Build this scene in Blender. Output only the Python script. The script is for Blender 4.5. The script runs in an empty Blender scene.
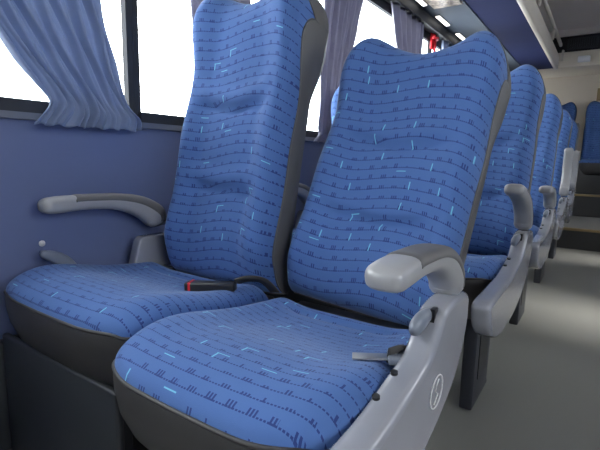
import bpy, bmesh, math, random
from mathutils import Vector, Matrix
random.seed(7)
sc = bpy.context.scene
COL = sc.collection
PI = math.pi

# ------------------------------------------------------------------ node helpers
def newmat(name):
    m = bpy.data.materials.new(name); m.use_nodes = True
    nt = m.node_tree; nt.nodes.clear()
    return m, nt
def N(nt, typ, **kw):
    n = nt.nodes.new(typ)
    for k, v in kw.items():
        if hasattr(n, k): setattr(n, k, v)
    return n
def setin(nt, node, idx, val):
    if isinstance(val, bpy.types.NodeSocket): nt.links.new(val, node.inputs[idx])
    else: node.inputs[idx].default_value = val
def M(nt, op, a, b=None, c=None):
    n = nt.nodes.new('ShaderNodeMath'); n.operation = op
    setin(nt, n, 0, a)
    if b is not None: setin(nt, n, 1, b)
    if c is not None: setin(nt, n, 2, c)
    return n.outputs[0]
def mixc(nt, f, a, b):
    n = nt.nodes.new('ShaderNodeMix'); n.data_type = 'RGBA'
    setin(nt, n, 0, f)
    for i, v in ((6, a), (7, b)):
        if isinstance(v, bpy.types.NodeSocket): nt.links.new(v, n.inputs[i])
        else: n.inputs[i].default_value = (*v, 1)
    return n.outputs[2]
def noise(nt, scale, detail=3, vec=None, rough=0.5):
    n = nt.nodes.new('ShaderNodeTexNoise'); n.inputs['Scale'].default_value = scale
    n.inputs['Detail'].default_value = detail; n.inputs['Roughness'].default_value = rough
    if vec is None:
        tc = nt.nodes.new('ShaderNodeTexCoord'); vec = tc.outputs['Object']
    nt.links.new(vec, n.inputs['Vector'])
    return n.outputs[0]
def bump(nt, h, strength=.2, dist=.002):
    n = nt.nodes.new('ShaderNodeBump'); n.inputs['Strength'].default_value = strength
    n.inputs['Distance'].default_value = dist
    nt.links.new(h, n.inputs['Height']); return n.outputs[0]
def principled(nt, color, rough=.5, metal=0, spec=.5, normal=None, sheen=0, coat=0):
    p = nt.nodes.new('ShaderNodeBsdfPrincipled')
    if isinstance(color, bpy.types.NodeSocket): nt.links.new(color, p.inputs['Base Color'])
    else: p.inputs['Base Color'].default_value = (*color, 1)
    setin(nt, p, 'Roughness', rough)
    p.inputs['Metallic'].default_value = metal
    p.inputs['Specular IOR Level'].default_value = spec
    if sheen:
        p.inputs['Sheen Weight'].default_value = sheen; p.inputs['Sheen Roughness'].default_value = .4
        p.inputs['Sheen Tint'].default_value = (.75, .85, 1, 1)
    if coat: p.inputs['Coat Weight'].default_value = coat; p.inputs['Coat Roughness'].default_value = .15
    if normal is not None: nt.links.new(normal, p.inputs['Normal'])
    return p
def out(nt, sh):
    o = nt.nodes.new('ShaderNodeOutputMaterial'); nt.links.new(sh, o.inputs[0])
def simple(name, color, rough=.5, metal=0, spec=.5, var=.12, vscale=9, bmp=0, bscale=400, coat=0):
    m, nt = newmat(name)
    nz = noise(nt, vscale, 4)
    f = M(nt, 'MULTIPLY_ADD', nz, var * 2, 1 - var)
    c = nt.nodes.new('ShaderNodeVectorMath'); c.operation = 'SCALE'
    c.inputs[0].default_value = color; nt.links.new(f, c.inputs['Scale'])
    rg = rough
    nrm = bump(nt, noise(nt, bscale, 2), bmp, .001) if bmp else None
    p = principled(nt, c.outputs[0], rg, metal, spec, nrm, coat=coat)
    out(nt, p.outputs[0]); return m

def fabric_material():
    m, nt = newmat('patterned_blue_moquette')
    uvn = nt.nodes.new('ShaderNodeUVMap'); uvn.uv_map = 'UVMap'
    s = nt.nodes.new('ShaderNodeSeparateXYZ'); nt.links.new(uvn.outputs[0], s.inputs[0])
    u, v = s.outputs[0], s.outputs[1]
    wav = M(nt, 'MULTIPLY', M(nt, 'COSINE', M(nt, 'MULTIPLY_ADD', u, 17.0, -1.02)), -.0135)
    v2 = M(nt, 'DIVIDE', M(nt, 'ADD', v, wav), .0285)
    r = M(nt, 'FLOOR', v2); f = M(nt, 'FRACT', v2)
    def white(a, b, seed):
        c = nt.nodes.new('ShaderNodeCombineXYZ'); setin(nt, c, 0, a); setin(nt, c, 1, b); c.inputs[2].default_value = seed
        w = nt.nodes.new('ShaderNodeTexWhiteNoise'); w.noise_dimensions = '3D'
        nt.links.new(c.outputs[0], w.inputs['Vector']); return w.outputs['Value']
    AND = lambda a, b: M(nt, 'MULTIPLY', a, b)
    LT = lambda a, b: M(nt, 'LESS_THAN', a, b)
    GT = lambda a, b: M(nt, 'GREATER_THAN', a, b)
    dots = LT(M(nt, 'FRACT', M(nt, 'DIVIDE', u, .0052)), .66)
    base = AND(LT(f, .11), dots)
    cu = M(nt, 'MULTIPLY_ADD', white(r, 0.0, 3.3), 5.0, M(nt, 'DIVIDE', u, .033))
    c = M(nt, 'FLOOR', cu); g = M(nt, 'FRACT', cu)
    wid = M(nt, 'MULTIPLY_ADD', white(c, r, 1.7), .42, .22)
    mask = AND(GT(g, .12), LT(g, wid))
    bars = LT(M(nt, 'FRACT', M(nt, 'MULTIPLY', g, 6.3)), .56)
    hgt = M(nt, 'MULTIPLY_ADD', white(c, r, 9.1), .30, .20)
    tick = AND(AND(mask, bars), LT(f, hgt))
    dark = M(nt, 'MAXIMUM', base, tick)
    cu2 = M(nt, 'MULTIPLY_ADD', white(r, 2.0, 5.9), 7.0, M(nt, 'DIVIDE', u, .082))
    c2 = M(nt, 'FLOOR', cu2); g2 = M(nt, 'FRACT', cu2)
    on = GT(white(c2, r, 4.4), .74); k = white(c2, r, 8.8)
    vert = AND(AND(GT(g2, .43), LT(g2, .465)), AND(LT(k, .72), LT(f, .72)))
    hor = AND(AND(GT(f, .64), LT(f, .72)), AND(AND(GT(g2, .42), LT(g2, .72)), GT(k, .5)))
    cyan = AND(on, M(nt, 'MAXIMUM', vert, hor))
    nz = noise(nt, 6, 3)
    col = mixc(nt, nz, (.055, .118, .300), (.072, .148, .36))
    weave = noise(nt, 900, 2)
    col = mixc(nt, M(nt, 'MULTIPLY', weave, .3), col, (.095, .185, .43))
    col = mixc(nt, M(nt, 'MULTIPLY', dark, .8), col, (.012, .025, .13))
    col = mixc(nt, M(nt, 'MULTIPLY', cyan, .7), col, (.20, .60, .78))
    p = principled(nt, col, .85, 0, .25, bump(nt, weave, .35, .0012), sheen=.2)
    out(nt, p.outputs[0]); return m

def curtain_material(name, c1, c2):
    m, nt = newmat(name)
    nz = noise(nt, 30, 4)
    col = mixc(nt, nz, c1, c2)
    p = principled(nt, col, .42, 0, .5, bump(nt, noise(nt, 260, 3), .25, .001), sheen=.2)
    t = nt.nodes.new('ShaderNodeBsdfTranslucent'); nt.links.new(col, t.inputs[0])
    mx = nt.nodes.new('ShaderNodeMixShader'); mx.inputs[0].default_value = .3
    nt.links.new(p.outputs[0], mx.inputs[1]); nt.links.new(t.outputs[0], mx.inputs[2])
    out(nt, mx.outputs[0]); return m

def glass_material():
    m, nt = newmat('window_glass')
    t = nt.nodes.new('ShaderNodeBsdfTransparent'); t.inputs[0].default_value = (.97, .985, .99, 1)
    g = nt.nodes.new('ShaderNodeBsdfGlossy'); g.inputs['Roughness'].default_value = .02
    fr = nt.nodes.new('ShaderNodeFresnel'); fr.inputs[0].default_value = 1.45
    mx = nt.nodes.new('ShaderNodeMixShader')
    nt.links.new(M(nt, 'MINIMUM', fr.outputs[0], .25), mx.inputs[0])
    nt.links.new(t.outputs[0], mx.inputs[1]); nt.links.new(g.outputs[0], mx.inputs[2])
    out(nt, mx.outputs[0]); return m
def emit(name, col, s):
    m, nt = newmat(name)
    e = nt.nodes.new('ShaderNodeEmission'); e.inputs[0].default_value = (*col, 1); e.inputs[1].default_value = s
    out(nt, e.outputs[0]); return m
def floor_material():
    m, nt = newmat('grey_speckled_vinyl')
    n1 = noise(nt, 700, 2); n2 = noise(nt, 2.2, 5)
    col = mixc(nt, n1, (.14, .138, .126), (.26, .258, .24))
    col = mixc(nt, M(nt, 'MULTIPLY', n2, .5), col, (.19, .185, .165))
    p = principled(nt, col, .5, 0, .4, bump(nt, n1, .1, .001))
    out(nt, p.outputs[0]); return m
def mottled_material():
    m, nt = newmat('mottled_bronze')
    n1 = noise(nt, 38, 5, rough=.7)
    r = nt.nodes.new('ShaderNodeValToRGB'); nt.links.new(n1, r.inputs[0])
    r.color_ramp.elements[0].position = .38; r.color_ramp.elements[0].color = (.10, .06, .035, 1)
    r.color_ramp.elements[1].position = .62; r.color_ramp.elements[1].color = (.62, .52, .40, 1)
    p = principled(nt, r.outputs[0], .35, .3, .5)
    out(nt, p.outputs[0]); return m

MAT = dict(
    fabric=fabric_material(),
    skirt=simple('charcoal_vinyl', (.039, .037, .037), .5, bmp=.15, bscale=500),
    shell=simple('dark_grey_shell', (.085, .083, .082), .45, bmp=.12, bscale=600, var=.06),
    trimshell=simple('mid_grey_edge', (.21, .21, .215), .4, var=.06),
    silver=simple('silver_grey_plastic', (.27, .275, .31), .27, .1, .6, var=.05, vscale=14, coat=.5),
    arm=simple('light_grey_armrest', (.31, .31, .315), .33, .05, .5, var=.05, coat=.1),
    pad=simple('taupe_arm_pad', (.12, .115, .112), .45, var=.06),
    lever=simple('blue_grey_lever', (.19, .21, .25), .32, .1),
    black=simple('black_plastic', (.014, .014, .016), .4),
    red=simple('red_plastic', (.62, .02, .03), .35),
    webbing=simple('grey_webbing', (.05, .047, .044), .8, bmp=.5, bscale=300),
    steel=simple('brushed_steel', (.42, .42, .42), .4, .9),
    legm=simple('dark_blue_grey_metal', (.04, .043, .052), .45, .2),
    wall=simple('blue_wall_panel', (.122, .152, .28), .5, 0, .4, var=.05, vscale=3, bmp=.08, bscale=300),
    duct=simple('dark_slate_panel', (.032, .036, .042), .5),
    frame=simple('black_window_frame', (.028, .03, .036), .6, 0, .2),
    alum=simple('grey_aluminium', (.14, .15, .18), .4, .5),
    glass=glass_material(),
    curtain=curtain_material('slate_blue_satin', (.22, .27, .40), (.27, .33, .48)),
    curtain2=curtain_material('mauve_grey_satin', (.26, .25, .33), (.33, .32, .40)),
    floor=floor_material(),
    ceiling=simple('beige_ceiling_lining', (.80, .72, .64), .7, var=.05, vscale=2),
    beige=simple('cream_rear_lining', (.62, .55, .45), .6, var=.05, vscale=2),
    rackblue=simple('navy_rack_underside', (.022, .029, .088), .75, 0, .12, var=.08),
    service=simple('slate_service_panel', (.085, .105, .135), .6, 0, .2, var=.08),
    fascia=simple('pale_rack_fascia', (.58, .53, .46), .45, var=.05),
    bronze=mottled_material(),
    led=emit('lamp_glow', (1, .97, .92), 4),
    wood=simple('brown_step_edge', (.24, .17, .075), .5),
    white=simple('white_plastic', (.7, .7, .72), .4),
    outside=simple('pale_body', (.5, .5, .5), .6),
    riser=simple('dark_step_riser', (.03, .03, .03), .6),
)

# ------------------------------------------------------------------ object helpers
def link(name, me, mat=None, parent=None, smooth=False):
    o = bpy.data.objects.new(name, me); COL.objects.link(o)
    if mat is not None: me.materials.append(mat)
    if parent is not None: o.parent = parent
    if smooth:
        for p in me.polygons: p.use_smooth = True
    return o
def frombm(name, bm, mat, parent=None, smooth=False):
    bmesh.ops.recalc_face_normals(bm, faces=bm.faces)
    me = bpy.data.meshes.new(name); bm.to_mesh(me); bm.free()
    return link(name, me, mat, parent, smooth)
def tag(o, label, cat, group=None):
    o['label'] = label; o['category'] = cat
    if group: o['group'] = group
    return o
def thing(name, label, cat, loc=(0, 0, 0), group=None):
    o = bpy.data.objects.new(name, None); COL.objects.link(o); o.location = loc
    o.empty_display_size = .05
    return tag(o, label, cat, group)
def struct(o):
    o['kind'] = 'structure'; return o
def box(bm, x0, x1, y0, y1, z0, z1):
    vs = [bm.verts.new((x, y, z)) for x in (x0, x1) for y in (y0, y1) for z in (z0, z1)]
    for f in ((0, 1, 3, 2), (4, 6, 7, 5), (0, 4, 5, 1), (2, 3, 7, 6), (0, 2, 6, 4), (1, 5, 7, 3)):
        bm.faces.new([vs[i] for i in f])
def bevel_mod(o, w, seg=3):
    b = o.modifiers.new('bevel', 'BEVEL'); b.width = w; b.segments = seg; b.limit_method = 'ANGLE'; b.angle_limit = .5
    for p in o.data.polygons: p.use_smooth = True
    return o
def boxobj(name, dims, mat, parent=None, bev=0):
    bm = bmesh.new(); box(bm, *dims)
    o = frombm(name, bm, mat, parent)
    if bev: bevel_mod(o, bev)
    return o
def prism(name, poly, x0, x1, mat, parent=None, bev=0, taper=None, seg=3):
    """poly in (y,z), extruded along x; taper(y,z)->(dx0,dx1)"""
    bm = bmesh.new()
    a = [bm.verts.new((x0 + (taper(y, z)[0] if taper else 0), y, z)) for y, z in poly]
    b = [bm.verts.new((x1 + (taper(y, z)[1] if taper else 0), y, z)) for y, z in poly]
    bm.faces.new(a); bm.faces.new(b[::-1])
    n = len(poly)
    for i in range(n): bm.faces.new((a[i], b[i], b[(i + 1) % n], a[(i + 1) % n]))
    o = frombm(name, bm, mat, parent)
    if bev: bevel_mod(o, bev, seg)
    return o
def round_prism(name, poly, x0, x1, mat, parent, rad, shift):
    n = len(poly); bm = bmesh.new(); nrm = []
    ar = sum(poly[i][0] * poly[(i + 1) % n][1] - poly[(i + 1) % n][0] * poly[i][1] for i in range(n))
    for i in range(n):
        a, b = poly[i - 1], poly[(i + 1) % n]
        t = Vector((b[0] - a[0], b[1] - a[1])).normalized()
        nrm.append(Vector((-t.y, t.x)) * (1 if ar > 0 else -1))
    rings = []
    prof = [(0, 1.0), (.06, .62), (.22, .27), (.5, .07), (1, 0)]
    for side in (0, 1):
        for d, ins in (prof if side == 0 else prof[::-1]):
            ring = []
            for (y, z), nn in zip(poly, nrm):
                sh = shift(y, z)
                x = x0 + sh[0] + d * rad if side == 0 else x1 + sh[1] - d * rad
                ring.append(bm.verts.new((x, y + nn.x * ins * rad, z + nn.y * ins * rad)))
            rings.append(ring)
    for r0, r1 in zip(rings, rings[1:]):
        for i in range(n): bm.faces.new((r0[i], r0[(i + 1) % n], r1[(i + 1) % n], r1[i]))
    caps = [bm.faces.new(rings[0]), bm.faces.new(rings[-1][::-1])]
    o = frombm(name, bm, mat, parent, True)
    for p in o.data.polygons:
        if len(p.vertices) > 4: p.use_smooth = False
    return o
def catmull(pts, n):
    """pts: list of tuples (any dim) -> n samples"""
    P = [pts[0]] + list(pts) + [pts[-1]]
    outp = []
    segs = len(pts) - 1
    for i in range(n):
        t = i / (n - 1) * segs; k = min(int(t), segs - 1); t -= k
        p0, p1, p2, p3 = P[k], P[k + 1], P[k + 2], P[k + 3]
        outp.append(tuple(.5 * (2 * b + (c - a) * t + (2 * a - 5 * b + 4 * c - d) * t * t + (3 * b - a - 3 * c + d) * t ** 3) for a, b, c, d in zip(p0, p1, p2, p3)))
    return outp
def smoothpoly(poly, n):
    m = len(poly); outp = []
    P = [poly[i % m] for i in range(-1, m + 2)]
    per = max(1, n // m)
    for k in range(m):
        for j in range(per):
            t = j / per; p0, p1, p2, p3 = P[k], P[k + 1], P[k + 2], P[k + 3]
            outp.append(tuple(.5 * (2 * b + (c - a) * t + (2 * a - 5 * b + 4 * c - d) * t * t + (3 * b - a - 3 * c + d) * t ** 3) for a, b, c, d in zip(p0, p1, p2, p3)))
    return outp
def sweep(name, path, mat, parent=None, ns=20, npath=28, power=3.0, arc=(0, 2 * PI)):
    """path points (x,y,z,half_width_x,half_height): rounded section swept in the YZ plane"""
    pts = catmull(path, npath)
    bm = bmesh.new(); rings = []
    closed = abs(arc[1] - arc[0] - 2 * PI) < 1e-6
    for i, p in enumerate(pts):
        a = pts[max(0, i - 1)]; b = pts[min(npath - 1, i + 1)]
        t = Vector((b[0] - a[0], b[1] - a[1], b[2] - a[2])).normalized()
        sx = Vector((1, 0, 0)); sx = (sx - t * sx.dot(t)).normalized(); up = t.cross(sx); up = up if abs(up.z) < 1e-9 or True else up
        e = min(i, npath - 1 - i)
        k = 1.0 if e >= 3 else (.55, .82, .95)[e]
        ring = []
        m = ns if closed else ns + 1
        for j in range(m):
            th = arc[0] + (arc[1] - arc[0]) * j / ns
            c, s_ = math.cos(th), math.sin(th)
            cx = math.copysign(abs(c) ** (2 / power), c); cz = math.copysign(abs(s_) ** (2 / power), s_)
            ring.append(bm.verts.new(Vector(p[:3]) + sx * (cx * p[3] * k) + up * (cz * p[4] * k)))
        rings.append(ring)
    L = len(rings[0])
    for r0, r1 in zip(rings, rings[1:]):
        for j in range(L if closed else L - 1):
            bm.faces.new((r0[j], r0[(j + 1) % L], r1[(j + 1) % L], r1[j]))
    bm.faces.new(rings[0]); bm.faces.new(rings[-1][::-1])
    return frombm(name, bm, mat, parent, True)
def tube(name, pts, rad, mat, parent=None, ns=8):
    bm = bmesh.new(); rings = []
    V = [Vector(p) for p in pts]
    for i, p in enumerate(V):
        t = (V[min(len(V) - 1, i + 1)] - V[max(0, i - 1)]).normalized()
        a = Vector((0, 0, 1)) if abs(t.z) < .9 else Vector((1, 0, 0))
        s = t.cross(a).normalized(); w = t.cross(s)
        rings.append([bm.verts.new(p + s * (rad * math.cos(2 * PI * j / ns)) + w * (rad * math.sin(2 * PI * j / ns))) for j in range(ns)])
    for r0, r1 in zip(rings, rings[1:]):
        for j in range(ns): bm.faces.new((r0[j], r0[(j + 1) % ns], r1[(j + 1) % ns], r1[j]))
    bm.faces.new(rings[0]); bm.faces.new(rings[-1][::-1])
    return frombm(name, bm, mat, parent, True)
def ribbon(name, pts, w, th, mat, parent=None, wdir=(1, 0, 0)):
    bm = bmesh.new(); rings = []
    V = [Vector(p) for p in catmull(pts, 24)]
    for i, p in enumerate(V):
        t = (V[min(len(V) - 1, i + 1)] - V[max(0, i - 1)]).normalized()
        s = Vector(wdir); s = (s - t * s.dot(t)).normalized(); n = t.cross(s)
        rings.append([bm.verts.new(p + s * a * w / 2 + n * b * th / 2) for a, b in ((-1, -1), (1, -1), (1, 1), (-1, 1))])
    for r0, r1 in zip(rings, rings[1:]):
        for j in range(4): bm.faces.new((r0[j], r0[(j + 1) % 4], r1[(j + 1) % 4], r1[j]))
    bm.faces.new(rings[0]); bm.faces.new(rings[-1][::-1])
    return frombm(name, bm, mat, parent, True)

def sstep(a, b, x):
    t = max(0, min(1, (x - a) / (b - a))); return t * t * (3 - 2 * t)

# ------------------------------------------------------------------ upholstery
def grid_mesh(name, fn, nu, nv, mat, parent):
    """fn(a,t) a in [-1,1], t in [0,1] -> (pos, (u,v)); returns object and the open rim (bottom-left .. top .. bottom-right)"""
    bm = bmesh.new(); uvl = bm.loops.layers.uv.new('UVMap')
    vs = []; uv = {}
    def spaced(k, n, p):           # denser near the ends
        x = 2 * k / n - 1
        return math.copysign(1 - (1 - abs(x)) ** p, x)
    for j in range(nv + 1):
        row = []
        t = (spaced(j, nv, 1.35) + 1) / 2
        for i in range(nu + 1):
            p, q = fn(spaced(i, nu, 1.6), t)
            vert = bm.verts.new(p); uv[vert] = q; row.append(vert)
        vs.append(row)
    for j in range(nv):
        for i in range(nu):
            f = bm.faces.new((vs[j][i], vs[j][i + 1], vs[j + 1][i + 1], vs[j + 1][i]))
            f.smooth = True
            for l in f.loops: l[uvl].uv = uv[l.vert]
    rim = [vs[j][0].co.copy() for j in range(nv + 1)] + [vs[nv][i].co.copy() for i in range(1, nu + 1)] + [vs[j][nu].co.copy() for j in range(nv - 1, -1, -1)] + [vs[0][i].co.copy() for i in range(nu - 1, 0, -1)]
    me = bpy.data.meshes.new(name); bm.to_mesh(me); bm.free()
    o = link(name, me, mat, parent)
    return o, rim
def loft(name, rim, rings, mat, parent, cap=True):
    """rings: functions rim_point -> point ; closed around"""
    bm = bmesh.new(); R = []
    for f in rings: R.append([bm.verts.new(f(p)) for p in rim])
    n = len(rim)
    for a, b in zip(R, R[1:]):
        for i in range(n): bm.faces.new((a[i], a[(i + 1) % n], b[(i + 1) % n], b[i]))
    if cap: bm.faces.new(R[-1])
    return frombm(name, bm, mat, parent, True)
def piping(name, rim, rad, mat, parent, close=False):
    return tube(name, [tuple(p) for p in rim] + ([tuple(rim[0])] if close else []), rad, mat, parent, 6)

def make_backrest(parent, W, H, seed, nu=44, nv=64, thick=.085, shellmat=None):
    """local frame: x across, -y towards the sitter, z up from the hinge"""
    hw0 = W / 2
    def hw(t):
        return hw0 * (1.0 - .015 * math.exp(-((t - .78) / .1) ** 2) + .01 * sstep(.8, .95, t))
    def top(a):
        c = max(0, (abs(a) - .46) / .54)
        return H + .016 * math.exp(-((abs(a) - .70) / .24) ** 2) - .030 * math.exp(-(a / .36) ** 2) - .10 * (1 - math.sqrt(max(0, 1 - c ** 2.8)))
    uoff = round(seed * 10) * .369599; voff = seed * .61
    def fn(a, t):
        x = hw(t) * a
        z = t * top(a)
        ab = abs(a)
        y = 0.0
        bol = sstep(.42, .82, ab)
        y -= .030 * bol * (sstep(0, .15, t) * (1 - .45 * sstep(.5, .7, t)))          # side bolsters
        y -= .030 * sstep(.72, .95, t) * (.45 + .55 * sstep(.3, .7, ab))                # head wings
        y -= .022 * math.exp(-((t - .16) / .12) ** 2) * (1 - .3 * ab)                   # lumbar
        y -= .012 * math.exp(-((t - .47) / .10) ** 2) * (1 - ab ** 2)
        for tc, wd, dp in ((.315, .009, .018), (.60, .010, .022)):                  # tufted creases
            m = 1 - sstep(.5, .74, ab)
            y += dp * m * math.exp(-((t - tc - .008 * math.sin(a * 5 + seed)) / wd) ** 2)
            y -= .012 * m * math.exp(-((t - tc - .045) / .03) ** 2)
        e = max(0, (ab - .80) / .20); y += .062 * (1 - math.sqrt(max(0, 1 - e * e)))
        e = max(0, (t - .90) / .10); y += .055 * (1 - math.sqrt(max(0, 1 - e * e)))
        e = max(0, (.06 - t) / .06); y += .05 * (1 - math.sqrt(max(0, 1 - e * e)))
        return (x, y, z), (x + uoff, z * (1.0 if abs(top(a)) < 1e-6 else (H / top(a)) ** .25) + voff)
    o, rim = grid_mesh('backrest_cushion', fn, nu, nv, MAT['fabric'], parent)
    cx = 0; cz = H * .5
    def ring(dy, grow, flat, yb):
        def f(p):
            x = p.x * grow; z = cz + (p.z - cz) * (1 + (grow - 1) * .5)
            hd = .05 * sstep(.60 * H, .80 * H, p.z) * flat
            y = p.y * (1 - flat) + yb * flat + dy + hd
            return (x, y, z)
        return f
    yb = .03 + thick
    piping('backrest_piping', rim, .003, MAT['shell'], parent, True)
    sh = loft('back_shell', rim, [ring(0, 1.0, 0, yb), ring(0, 1.012, .12, yb), ring(0, 1.014, .45, yb), ring(0, 1.0, .8, yb), ring(0, .95, .97, yb), ring(.008, .75, 1, yb), ring(.012, .3, 1, yb)], shellmat or MAT['shell'], parent)
    return o

def make_cushion(parent, xc, yb, yf, W, ztop, seed, nu=40, nv=44, drop=.042, skirt=.135, cr=.115):
    hw0 = W / 2; D = yb - yf
    def fn(a, t):
        ab = abs(a)
        hw = hw0 * (.95 + .05 * sstep(.1, .7, t))
        x = hw * a
        c = max(0, (ab - .38) / .62)
        Dl = D - cr * (1 - math.sqrt(max(0, 1 - c ** 2.6))) + .012 * (1 - a * a)
        y = -t * Dl
        z = 0.0
        z += .010 * sstep(.45, .85, ab) * (1 - sstep(.72, 1.0, t) * .6)              # side rolls
        z += .016 * math.exp(-((t - .72) / .2) ** 2) * (1 - .5 * ab ** 2)             # thigh roll
        z -= .012 * math.exp(-((t - .30) / .22) ** 2) * (1 - ab ** 2)
        z -= .010 * math.exp(-((t - .13) / .02) ** 2) * (1 - sstep(.45, .8, ab))       # rear crease
        e = max(0, (ab - .78) / .22); z -= drop * (1 - math.sqrt(max(0, 1 - e * e)))
        e = max(0, (t - .80) / .20); z -= drop * 1.1 * (1 - math.sqrt(max(0, 1 - e * e))) * (1 - .0 * ab)
        e = max(0, (.08 - t) / .08); z -= .035 * (1 - math.sqrt(max(0, 1 - e * e)))
        z = max(z, -drop * 1.12) - .046 * (1 - t) + .008 * t
        return (xc + x, yb + y, ztop + z), (x * .92 + seed * .53, y * 1.3 - .02 * a * a + seed * .29 + .0135 * math.cos(17 * (x * .92 + seed * .53 - .06)))
    o, rim = grid_mesh('seat_cushion', fn, nu, nv, MAT['fabric'], parent)
    piping('cushion_piping', rim, .004, MAT['skirt'], parent, True)
    c = Vector((xc, yb - D * .5, 0))
    def ring(dz, s, flat):
        def f(p):
            tt = (yb - p.y) / D; z0 = ztop - drop * 1.1 - .046 * (1 - tt) + .008 * tt
            z = p.z * (1 - flat) + z0 * flat + dz
            return (c.x + (p.x - c.x) * s, c.y + (p.y - c.y) * (s * 1.0), z)
        return f
    loft('cushion_skirt', rim, [ring(0, 1, 0), ring(-.006, 1.008, .15), ring(-.035, 1.006, .6), ring(-.07, .985, 1), ring(-skirt * .8, .93, 1), ring(-skirt, .86, 1), ring(-skirt - .01, .5, 1)], MAT['skirt'], parent)
    return o

def make_armrest(parent, xc, raised=False, tilt=0.0, yp=.825, zp=.573, w=.029, length=.325, hs=1.0):
    """swinging arm; pivot at (yp,zp)"""
    L = length
    q = L / .30
    prof = [(-.30, .074, .017), (-.26, .077, .019), (-.20, .078, .0175), (-.13, .072, .020), (-.07, .052, .027), (-.028, .018, .033), (-.022, -.016, .031)]
    path = [(xc, y * q, z, w, h * hs) for y, z, h in prof]
    arm = sweep('armrest', path, MAT['arm'], parent, 24, 34)
    arm.location = (0, yp, zp)
    pp = [(xc, y * q, z, w * 1.02, h * hs + .0012) for y, z, h in prof[2:]]
    pp = [(xc, -.235 * q, .0778, w * 1.02, .0185 * hs + .001)] + pp[:-1] + [(xc, -.025 * q, .0, w * 1.02, .032 * hs)]
    bm = bmesh.new(); pts = catmull(pp, 26); rings = []
    for i, p in enumerate(pts):
        a = pts[max(0, i - 1)]; b = pts[min(25, i + 1)]
        t = Vector((0, b[1] - a[1], b[2] - a[2])).normalized()
        n = Vector((0, -t.z, t.y))                      # up normal
        k = (.75, .93, 1)[min(2, min(i, 25 - i))]
        ring = []
        for j in range(17):
            th = PI * (.03 + .94 * j / 16)
            c, s_ = math.cos(th), math.sin(th)
            cx = math.copysign(abs(c) ** (2 / 3), c); cz = math.copysign(abs(s_) ** (2 / 3), s_)
            ring.append(bm.verts.new(Vector(p[:3]) + Vector((cx * p[3], 0, 0)) + n * (cz * p[4] * k + .0008)))
        for j in range(17):                             # inner return so the pad has thickness
            th = PI * (.97 - .94 * j / 16)
            c, s_ = math.cos(th), math.sin(th)
            cx = math.copysign(abs(c) ** (2 / 3), c); cz = math.copysign(abs(s_) ** (2 / 3), s_)
            ring.append(bm.verts.new(Vector(p[:3]) + Vector((cx * p[3] * .9, 0, 0)) + n * (cz * p[4] * k * .85)))
        rings.append(ring)
    Ln = len(rings[0])
    for r0, r1 in zip(rings, rings[1:]):
        for j in range(Ln): bm.faces.new((r0[j], r0[(j + 1) % Ln], r1[(j + 1) % Ln], r1[j]))
    bm.faces.new(rings[0]); bm.faces.new(rings[-1][::-1])
    frombm('arm_pad', bm, MAT['pad'], arm, True)
    arm.rotation_euler.x = -tilt if not raised else -math.radians(88)
    return arm

def make_side_panel(parent, x0=1.008, x1=1.063):
    poly = [(.17, .475), (.30, .478), (.46, .482), (.57, .50), (.635, .515), (.675, .545), (.70, .568), (.76, .576), (.84, .568), (.86, .54), (.85, .485), (.79, .412), (.67, .362), (.52, .337), (.36, .337), (.26, .358), (.19, .395), (.165, .435)]
    def tp(y, z):
        return (.008, 0.0)
    p = round_prism('side_panel', smoothpoly([(y, z - .012) for y, z in poly], 72), x0, x1, MAT['silver'], parent, .013, tp)
    return p
def lever(parent, x, y, z, flip=1, mat='lever'):
    pts = [(x, y, z, .006, .009), (x - .006, y - .02, z - .003, .009, .012), (x - .010, y - .04, z - .010, .011, .015), (x - .014, y - .058, z - .022, .009, .012)]
    return sweep('recline_lever', pts, MAT[mat], parent, 14, 16, 2.4)
def make_legs(parent, xl, xr):
    for x in (xl, xr):
        poly = [(.48, .39), (.78, .39), (.72, .30), (.70, .03), (.72, 0), (.48, 0), (.48, .03), (.48, .30)]
        leg = prism('leg', poly, x - .02, x + .02, MAT['legm'], parent, .006)
        prism('leg_recess', [(.53, .30), (.67, .32), (.65, .09), (.53, .09)], x + .0195, x + .0225, MAT['black'], leg, 0)
    boxobj('seat_rail', (xl, xr, .50, .56, .355, .39), MAT['legm'], parent, .005)
    boxobj('seat_rail', (xl, xr, .72, .78, .355, .39), MAT['legm'], parent, .005)

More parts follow.
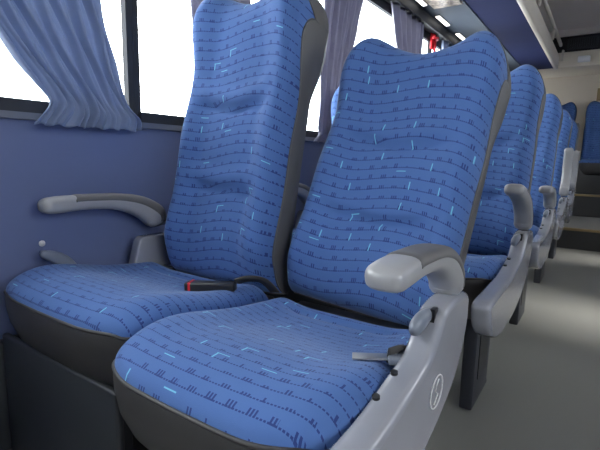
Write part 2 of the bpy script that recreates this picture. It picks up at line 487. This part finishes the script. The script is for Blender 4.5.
R = math.radians
XA, XW = .785, .33          # seat centres: aisle side, window side
def make_aisle_seat(label, row_y, recline, raised=False, seed=1.0, W=.45, H=.79, tilt=0, yf=.43, hinge=.955, lean=R(.8), group='blue patterned coach seats'):
    t = thing('bus_seat', label, 'seat', (0, row_y, 0), group)
    make_cushion(t, XA + .005, .90, yf, .465, .482, seed, cr=.095)
    bk = bpy.data.objects.new('backrest', None)
    bpy.data.objects.remove(bk)
    b = make_backrest(t, W, H, seed)
    kids = [c for c in t.children if c.name.split('.')[0] in ('backrest_cushion', 'backrest_piping', 'back_shell')]
    for k in kids:
        k.location = (XA - lean * .42, hinge, .42); k.rotation_euler = (-recline, lean, 0)
    make_side_panel(t)
    make_armrest(t, 1.0325, raised, tilt)
    lever(t, 1.042, .70, .553)
    pb = boxobj('lever_slot', (1.042, 1.049, .682, .70, .537, .562), MAT['black'], t)
    boxobj('gap_filler', (XA - .20, XA + .21, .84, .99, .345, .405), MAT['black'], t, .01)  # dark block added to hide floor light in the gap behind the cushion
    make_legs(t, XA - .06, XA + .17)
    for (y, z) in ((.565, .4985), (.505, .489)):
        bm = bmesh.new(); bmesh.ops.create_cone(bm, cap_ends=True, segments=12, radius1=.0055, radius2=.0055, depth=.004)
        bmesh.ops.rotate(bm, verts=bm.verts, matrix=Matrix.Rotation(.2, 3, 'X'))
        bmesh.ops.translate(bm, verts=bm.verts, vec=(1.032, y, z)); frombm('screw_recess', bm, MAT['black'], t)
    return t
def make_window_seat(label, row_y, recline, seed=2.0, W=.45, H=.79, group='blue patterned coach seats'):
    t = thing('bus_seat', label, 'seat', (0, row_y, 0), group)
    make_cushion(t, .282, .91, .45, .545, .491, seed, cr=.05)
    make_backrest(t, W, H, seed)
    for k in t.children:
        if k.name.split('.')[0] in ('backrest_cushion', 'backrest_piping', 'back_shell'):
            k.location = (XW - .012, .895, .43); k.rotation_euler.x = -recline
    make_armrest(t, .045, False, 0, .945, .585, .026, .385, 1.2)
    prism('arm_bracket', [(.815, .43), (.845, .53), (.86, .54), (.955, .54), (.965, .43)], .025, .062, MAT['silver'], t, .006)
    boxobj('footwell_panel', (.02, .515, .455, .472, .0, .34), MAT['duct'], t, .006)
    boxobj('bracket_rail', (.03, .12, .80, .94, .385, .435), MAT['legm'], t, .004)
    pts = [(.05, .655, .40, .009, .013), (.045, .648, .455, .010, .014), (.04, .612, .505, .011, .018), (.04, .555, .536, .010, .012)]
    sweep('recline_lever', pts, MAT['lever'], t, 14, 16, 2.4)
    boxobj('gap_filler', (XW - .20, XW + .18, .84, .97, .345, .405), MAT['black'], t, .01)  # same added dark block, closing the gap under the window backrest
    make_legs(t, XW - .1, XW + .1)
    return t

# row 1
a1 = make_aisle_seat('nearest blue aisle seat, tilted far back, with light grey armrest swung down', 0, R(21.5), seed=1.3, W=.446, H=.765, yf=.385, hinge=.955, lean=R(4.2))
w1 = make_window_seat('nearest blue window seat, upright, right beside the blue wall', 0, R(11.5), seed=2.1, H=.885, W=.412)
# belt parts of the near seats
bk = boxobj('seatbelt_buckle', (-.017, .017, -.066, .066, -.019, .019), MAT['black'], w1, .005)
bk.location = (.447, .775, .461); bk.rotation_euler = (R(2), 0, R(-64))
boxobj('release_button', (-.0175, .0175, -.056, -.048, -.0195, .0196), MAT['red'], bk, .002)
ribbon('buckle_strap', [(.485, .83, .475), (.515, .845, .485), (.545, .87, .478), (.552, .91, .44)], .03, .004, MAT['webbing'], w1, (.5, -.5, .6))
tg = boxobj('seatbelt_tongue', (-.011, .011, -.028, .03, -.0015, .0015), MAT['steel'], a1, .001)
tg.location = (.972, .612, .488); tg.rotation_euler = (R(2), R(0), R(-62))
boxobj('tongue_cover', (-.018, .018, .028, .055, -.006, .006), MAT['lever'], tg, .003)
ribbon('seatbelt_strap', [(.998, .622, .493), (1.006, .64, .493), (1.003, .70, .465), (1.0, .80, .42)], .03, .004, MAT['webbing'], a1, (.3, -.2, .9))
# hand-drawn ring emblem on the near side panel
ring = [(1.0672, .66 + .03 * math.cos(q) , .438 + .026 * math.sin(q)) for q in [i * 2 * PI / 28 for i in range(29)]]
tube('panel_emblem', ring, .0011, MAT['white'], a1, 5)
tube('panel_emblem', [(1.0672, .65, .42), (1.0672, .666, .432), (1.0672, .652, .442), (1.0672, .668, .456)], .0011, MAT['white'], a1, 5)

P = .92
row_words = {2: 'second', 3: 'third', 4: 'fourth', 5: 'fifth'}
arms = {2: 'curved grey armrest lowered', 3: 'short grey armrest lowered', 4: 'silver armrest folded straight up', 5: 'silver armrest folded straight up'}
for r in (2, 3, 4, 5):
    make_aisle_seat('blue aisle seat in the %s row from the front, %s' % (row_words[r], arms[r]), P * (r - 1), R(14), r >= 4, seed=1.0 + r * .7, tilt=R({2: 13, 3: 4}.get(r, 0)))
make_window_seat('blue window seat in the second row, mostly behind the tilted aisle seat', P, R(13), seed=5.7, H=.75)

# ------------------------------------------------------------------ rear bench
def rear_seat(label, xc, arm_side=None):
    t = thing('bus_seat', label, 'seat', (xc, 6.2, .43), 'dark blue rear bench seats')
    make_cushion(t, 0, .50, .02, .45, .40, xc, 20, 22)
    make_backrest(t, .45, .78, xc + 4, 24, 30)
    for k in t.children:
        if k.name.split('.')[0] in ('backrest_cushion', 'backrest_piping', 'back_shell'):
            k.location = (0, .52, .37); k.rotation_euler.x = -R(10)
    boxobj('seat_base', (-.22, .22, .06, .50, 0, .30), MAT['riser'], t, .01)
    if arm_side:
        arm = sweep('armrest', [(.262, .40, .47, .028, .03), (.262, .42, .60, .030, .028), (.262, .45, .75, .030, .024), (.262, .47, .86, .026, .02)], MAT['arm'], t, 16, 18)
        prism('side_panel', [(.12, .28), (.15, .38), (.34, .50), (.46, .50), (.48, .0), (.2, .0)], .24, .285, MAT['silver'], t, .01)
    return t
rear_seat('dark blue rear seat left of centre, raised silver armrest on its right', .65, True)
rear_seat('dark blue rear seat at the end of the aisle, cut by the picture edge', 1.21)

# ------------------------------------------------------------------ setting
Y0, Y1 = -2.6, 7.25
WX0, WX1 = -.03, 2.70
ZC = 2.40
bm = bmesh.new()
box(bm, WX0 - .1, WX1 + .1, Y0, 4.80, -.06, 0)
box(bm, WX0 - .1, WX1 + .1, 4.80, 6.02, -.06, .185)
box(bm, WX0 - .1, WX1 + .1, 6.02, Y1, -.06, .43)
struct(frombm('floor', bm, MAT['floor']))
t1 = struct(boxobj('trim_1', (WX0, WX1, 4.775, 4.80, 0, .172), MAT['riser']))
t2 = struct(boxobj('trim_2', (WX0, WX1, 5.995, 6.02, .185, .418), MAT['riser']))
for z, y, lab in ((.172, 4.768, 'brown edge strip along the lower rear step'), (.418, 5.988, 'brown edge strip along the upper rear step')):
    tag(boxobj('step_edge_strip', (WX0 + .02, WX1 - .02, y, y + .05, z, z + .022), MAT['wood'], None, .003), lab, 'strip')
bm = bmesh.new(); box(bm, WX0 - .1, WX1 + .1, Y0, Y1, ZC, ZC + .06)
struct(frombm('ceiling', bm, MAT['ceiling']))
ZS, ZT = .889, 1.775
mull = [-2.5, -.62, .902, 2.2, 3.71, 5.3, 7.2]
def side_wall(name, x0, x1):
    bm = bmesh.new()
    box(bm, x0, x1, Y0, Y1, 0, ZS - .004)
    box(bm, x0, x1, Y0, Y1, ZT + .03, ZC)
    box(bm, x0, x1, Y0, mull[0] - .03, ZS - .004, ZT + .03); box(bm, x0, x1, mull[-1] - .03, Y1, ZS - .004, ZT + .03)
    for m in mull[1:-1]:
        box(bm, x0 + .05, x1 - (0 if x0 < 0 else 0), m - .012, m + .012, ZS - .004, ZT + .03)
    return struct(frombm(name, bm, MAT['wall']))
side_wall('wall_left', WX0 - .06, WX0)
bm = bmesh.new()
box(bm, WX1, WX1 + .06, Y0, Y1, 0, ZS - .004); box(bm, WX1, WX1 + .06, Y0, Y1, ZT + .03, ZC)
rw = [(-.7, .55), (2.2, 2.8), (4.0, 4.35)]  # openings in the unseen right wall, placed to shape the daylight
edge = Y0
for a, b in rw:
    box(bm, WX1, WX1 + .06, edge, a, ZS - .004, ZT + .03); edge = b
box(bm, WX1, WX1 + .06, edge, Y1, ZS - .004, ZT + .03)
struct(frombm('wall_right', bm, MAT['wall']))
n = 1
for side, xi in (('l', WX0), ('r', WX1)):
    sgn = 1 if side == 'l' else -1
    for a, b in (list(zip(mull, mull[1:])) if side == 'l' else [(p - .018, q + .018) for p, q in rw]):
        w = bpy.data.objects.new('window_%d' % n, None); COL.objects.link(w); struct(w); n += 1
        w.location = (xi, (a + b) / 2, ZS)
        y0, y1 = a - w.location.y + .012, b - w.location.y - .012
        bm = bmesh.new()
        d0, d1 = sorted((-sgn * .012, sgn * .012))
        H_ = ZT - ZS
        box(bm, d0, d1, y0, y1, .014, .048); box(bm, d0, d1, y0, y1, H_ - .03, H_ + .03)
        box(bm, d0, d1, y0 - .0115, y0 + .010, -.005, H_ + .03); box(bm, d0, d1, y1 - .010, y1 + .0115, -.005, H_ + .03)
        frombm('window_frame', bm, MAT['frame'], w)
        bm = bmesh.new(); dd = sorted((-sgn * .05, sgn * .022))
        box(bm, dd[0], dd[1], y0 - .0115, y1 + .0115, -.004, .014)
        frombm('window_sill', bm, MAT['alum'], w)
        bm = bmesh.new(); dd = sorted((-sgn * .03, -sgn * .026)); box(bm, dd[0], dd[1], y0 + .01, y1 - .01, .045, H_ - .028)
        frombm('window_pane', bm, MAT['glass'], w)
struct(boxobj('trim_6', (.068, .086, Y0 + .02, 5.9, 1.775, 1.848), MAT['frame'], None, .004))
struct(boxobj('trim_7', (WX0, .066, Y0 + .02, 5.9, 1.806, 1.848), MAT['frame']))
struct(boxobj('wall_rear', (WX0 - .1, WX1 + .1, Y1, Y1 + .06, 0, ZC + .06), MAT['beige']))
bm = bmesh.new()
box(bm, WX0 - .1, WX1 + .1, Y0 - .06, Y0, 0, ZC)  # unseen wall added behind the camera, left solid to hold daylight back
struct(frombm('wall_front', bm, MAT['wall']))
# heater duct along the foot of the wall
struct(boxobj('baseboard_left', (WX0, .002, Y0, 4.77, 0, .31), MAT['duct'], None, .01))
# bulkhead over the rear seats
struct(boxobj('trim_3', (WX0, WX1, 6.52, Y1, 1.96, 2.14), MAT['beige'], None, .012))
struct(boxobj('trim_4', (WX0, WX1, 6.56, Y1, 2.14, 2.33), MAT['black']))
struct(boxobj('trim_5', (WX0, WX1, 6.50, Y1, 2.33, ZC), MAT['ceiling'], None, .01))
v = thing('air_vent', 'black slatted air vent in the dark band above the rear wall', 'vent', (.88, 6.555, 2.235))
boxobj('vent_frame', (-.16, .16, -.012, .003, -.065, .065), MAT['duct'], v, .004)
for i in range(12):
    boxobj('vent_slat', (-.135 + i * .0235, -.125 + i * .0235, -.018, -.012, -.05, .05), MAT['black'], v)
tag(boxobj('wall_box', (.85, .98, 6.47, 6.52, 2.0, 2.07), MAT['white'], None, .008), 'small white box on the cream bulkhead below the air vent', 'box')
tag(boxobj('wall_sign', (1.07, 1.24, 7.225, 7.249, 1.62, 1.78), MAT['wood'], None, .003), 'small dark brown plate on the cream rear wall, at the picture edge', 'sign')

# ------------------------------------------------------------------ luggage rack and service panel
rk = thing('luggage_rack', 'overhead luggage rack with navy underside and pale front edge', 'luggage rack', (0, 0, 1.858))
prism('rack_shelf', [(Y0 + .05, 0), (5.95, 0), (5.95, .018), (Y0 + .05, .018)], .362, .665, MAT['rackblue'], rk)
fas = boxobj('rack_fascia', (.655, .70, Y0 + .05, 5.98, -.012, .14), MAT['fascia'], rk, .014)
boxobj('rack_rail', (.69, .72, Y0 + .05, 5.97, .23, .27), MAT['fascia'], rk, .012)
for i in range(8):
    y = -1.6 + i * 1.12
    prism('rack_bracket', [(y, .13), (y + .05, .13), (y + .13, .24), (y + .13, .27), (y + .07, .27)], .69, .712, MAT['fascia'], rk, .006)
sp = thing('service_panel', 'slate blue service panel between the windows and luggage rack', 'panel', (0, 0, 1.850))
prism('panel_cover', [(Y0 + .05, 0), (5.95, 0), (5.95, .018), (Y0 + .05, .018)], -.02, .361, MAT['service'], sp)
boxobj('reading_light_unit', (.16, .355, 2.6, 3.2, -.016, 0), MAT['bronze'], sp, .005)['label'] = 'mottled bronze light unit'
leds = ((2.98, 'nearest'), (3.52, 'middle'), (4.05, 'farthest'))
for y, wd in leds:
    l = thing('strip_light', '%s of three small lit strip lights above the windows' % wd, 'light', (.125, y, 1.850), 'strip lights above the windows')
    boxobj('lamp_lens', (-.012, .016, -.13, .13, -.012, -.001), MAT['led'], l)
    boxobj('lamp_housing', (-.016, .020, -.14, .14, -.006, -.001), MAT['frame'], l)

# red hammer on the pillar
hm = thing('emergency_hammer', 'red emergency hammer hanging on the window pillar', 'hammer', (WX0 + .02, 3.71, 1.72))
boxobj('hammer_holder', (-.004, .012, -.045, .045, -.03, .09), MAT['red'], hm, .004)
tube('hammer_handle', [(.022, 0, -.07), (.022, 0, .05)], .012, MAT['red'], hm, 10)
tube('hammer_head', [(.022, -.05, .06), (.022, .05, .06)], .018, MAT['red'], hm, 10)
# screw cap on the wall
bm = bmesh.new(); bmesh.ops.create_uvsphere(bm, u_segments=14, v_segments=8, radius=.009)
for vv in bm.verts: vv.co.x *= .5
o = frombm('screw_cap', bm, MAT['white'], None, True); o.location = (WX0 + .002, .592, .548)
tag(o, 'small white round cap on the blue wall above the recline lever', 'cap')

# ------------------------------------------------------------------ curtains
def curtain(label, left, right, mat, nf, amp=.016, x=.03, seed=0, nu=150, nv=60, frill=True):
    """left/right: lists of (z, y) from bottom to top"""
    def interp(pl, z):
        if z <= pl[0][0]: return pl[0][1]
        for (z0, y0), (z1, y1) in zip(pl, pl[1:]):
            if z <= z1:
                return y0 + (y1 - y0) * (z - z0) / (z1 - z0)
        return pl[-1][1]
    L = [(z, y) for z, y in catmull(left, 40)]; Rr = [(z, y) for z, y in catmull(right, 40)]
    rnd = random.Random(seed)
    ph = [rnd.uniform(0, 6.28) for _ in range(4)]
    bm = bmesh.new(); vs = []
    z0, z1 = left[0][0], left[-1][0]
    for j in range(nv + 1):
        t = (j / nv) ** 1.5; z = z0 + (z1 - z0) * t
        yl, yr = interp(L, z), interp(Rr, z)
        row = []
        for i in range(nu + 1):
            a = i / nu
            d = (math.sin(a * nf * 2 * PI + ph[0] + .8 * math.sin(a * 7 + ph[1])) * .65 + .35 * math.sin(a * nf * 3.7 * PI + ph[2] + t * 2))
            g = math.exp(-((z - z0 - .02) / .07) ** 2)
            fine = math.sin(a * 61 + ph[3] + 2 * math.sin(a * 13)) * .009 * g
            k = amp * (.65 + .6 * t) * (1 - .35 * g)
            sag = .004 * math.sin(a * 40 + ph[1]) if j == 0 else 0
            row.append(bm.verts.new((x + d * k + fine + .012 * math.exp(-((z - z0 - .035) / .02) ** 2), yl + (yr - yl) * a + .004 * math.sin(z * 30 + a * 20), z + sag)))
        vs.append(row)
    for j in range(nv):
        for i in range(nu): bm.faces.new((vs[j][i], vs[j][i + 1], vs[j + 1][i + 1], vs[j + 1][i]))
    o = frombm('curtain', bm, mat, None, True)
    s = o.modifiers.new('thick', 'SOLIDIFY'); s.thickness = .0015
    return tag(o, label, 'curtain', 'window curtains')
curtain('slate blue curtain by the front window, gathered at the sill', [(.872, .555), (.90, .575), (.935, .60), (.98, .57), (1.056, .505), (1.3, .34), (1.80, .05)],
        [(.872, .872), (.90, .868), (.95, .835), (1.05, .80), (1.23, .76), (1.80, .66)], MAT['curtain'], 8, .02, .04, 1)
curtain('grey curtain glimpsed above the nearest window seat', [(.93, 1.36), (1.1, 1.22), (1.245, 1.11), (1.5, 1.09), (1.80, 1.08)],
        [(.93, 1.55), (1.1, 1.5), (1.245, 1.45), (1.5, 1.4), (1.80, 1.4)], MAT['curtain2'], 5, .015, .03, 2)
curtain('mauve grey curtain hanging between the two nearest seats', [(.88, 1.89), (.92, 1.92), (.97, 1.93), (1.3, 1.94), (1.80, 1.97)],
        [(.88, 2.17), (.92, 2.14), (.97, 2.15), (1.3, 2.24), (1.80, 2.42)], MAT['curtain2'], 6, .018, .03, 3)
curtain('grey curtain just above the top of the tilted aisle seat', [(.88, 3.0), (1.1, 3.0), (1.4, 2.95), (1.6, 2.85), (1.80, 2.76)],
        [(.88, 3.2), (1.1, 3.22), (1.4, 3.3), (1.6, 3.34), (1.80, 3.36)], MAT['curtain2'], 6, .02, .03, 4)
curtain('dark grey curtain just behind the red hammer, above the tilted seat top', [(.88, 4.0), (1.1, 4.0), (1.4, 3.95), (1.6, 3.9), (1.80, 3.85)],
        [(.88, 4.5), (1.1, 4.5), (1.4, 4.6), (1.6, 4.7), (1.80, 4.8)], MAT['curtain'], 7, .02, .03, 5)
curtain('unseen slate curtain added across the rearmost side window to block daylight', [(.88, 5.3), (1.4, 5.3), (1.80, 5.3)], [(.88, 7.0), (1.4, 7.0), (1.80, 7.0)], MAT['curtain'], 14, .02, .03, 8, 120, 20)  # out-of-view curtain, added to keep the rear darker

# ------------------------------------------------------------------ light
w = bpy.data.worlds.new('World'); sc.world = w; w.use_nodes = True
nt = w.node_tree; nt.nodes.clear()
bg = nt.nodes.new('ShaderNodeBackground'); bg.inputs[0].default_value = (.95, .98, 1, 1); bg.inputs[1].default_value = 10.5
wo = nt.nodes.new('ShaderNodeOutputWorld'); nt.links.new(bg.outputs[0], wo.inputs[0])
sun = bpy.data.lights.new('sun', 'SUN'); sun.energy = 9; sun.angle = R(14); sun.color = (1, .96, .9)
so = bpy.data.objects.new('sun', sun); COL.objects.link(so)
so.rotation_euler = Vector((-.74, .1, -.70)).to_track_quat('-Z', 'Y').to_euler()

# ------------------------------------------------------------------ camera
f_px = 440.0
def cam_matrix(vp=(605, 163), roll=7.0):
    dY = Vector((vp[0] - 300, -(vp[1] - 225), -f_px)).normalized()
    r = math.radians(roll); u = Vector((math.sin(r), math.cos(r), 0))
    dZ = (u - dY * u.dot(dY)).normalized(); dX = dY.cross(dZ)
    return Matrix((dX, dY, dZ))
cam = bpy.data.cameras.new('camera'); co = bpy.data.objects.new('camera', cam); COL.objects.link(co)
cam.sensor_width = 36; cam.lens = f_px * 36 / 600; cam.clip_start = .02
co.matrix_world = Matrix.Translation((1.25, 0, .80)) @ cam_matrix().to_4x4()
sc.camera = co
sc.view_settings.view_transform = 'Standard'; sc.view_settings.look = 'None'
sc.view_settings.exposure = 0; sc.view_settings.gamma = 1
sc.cycles.use_denoising = True
sc.cycles.max_bounces = 8
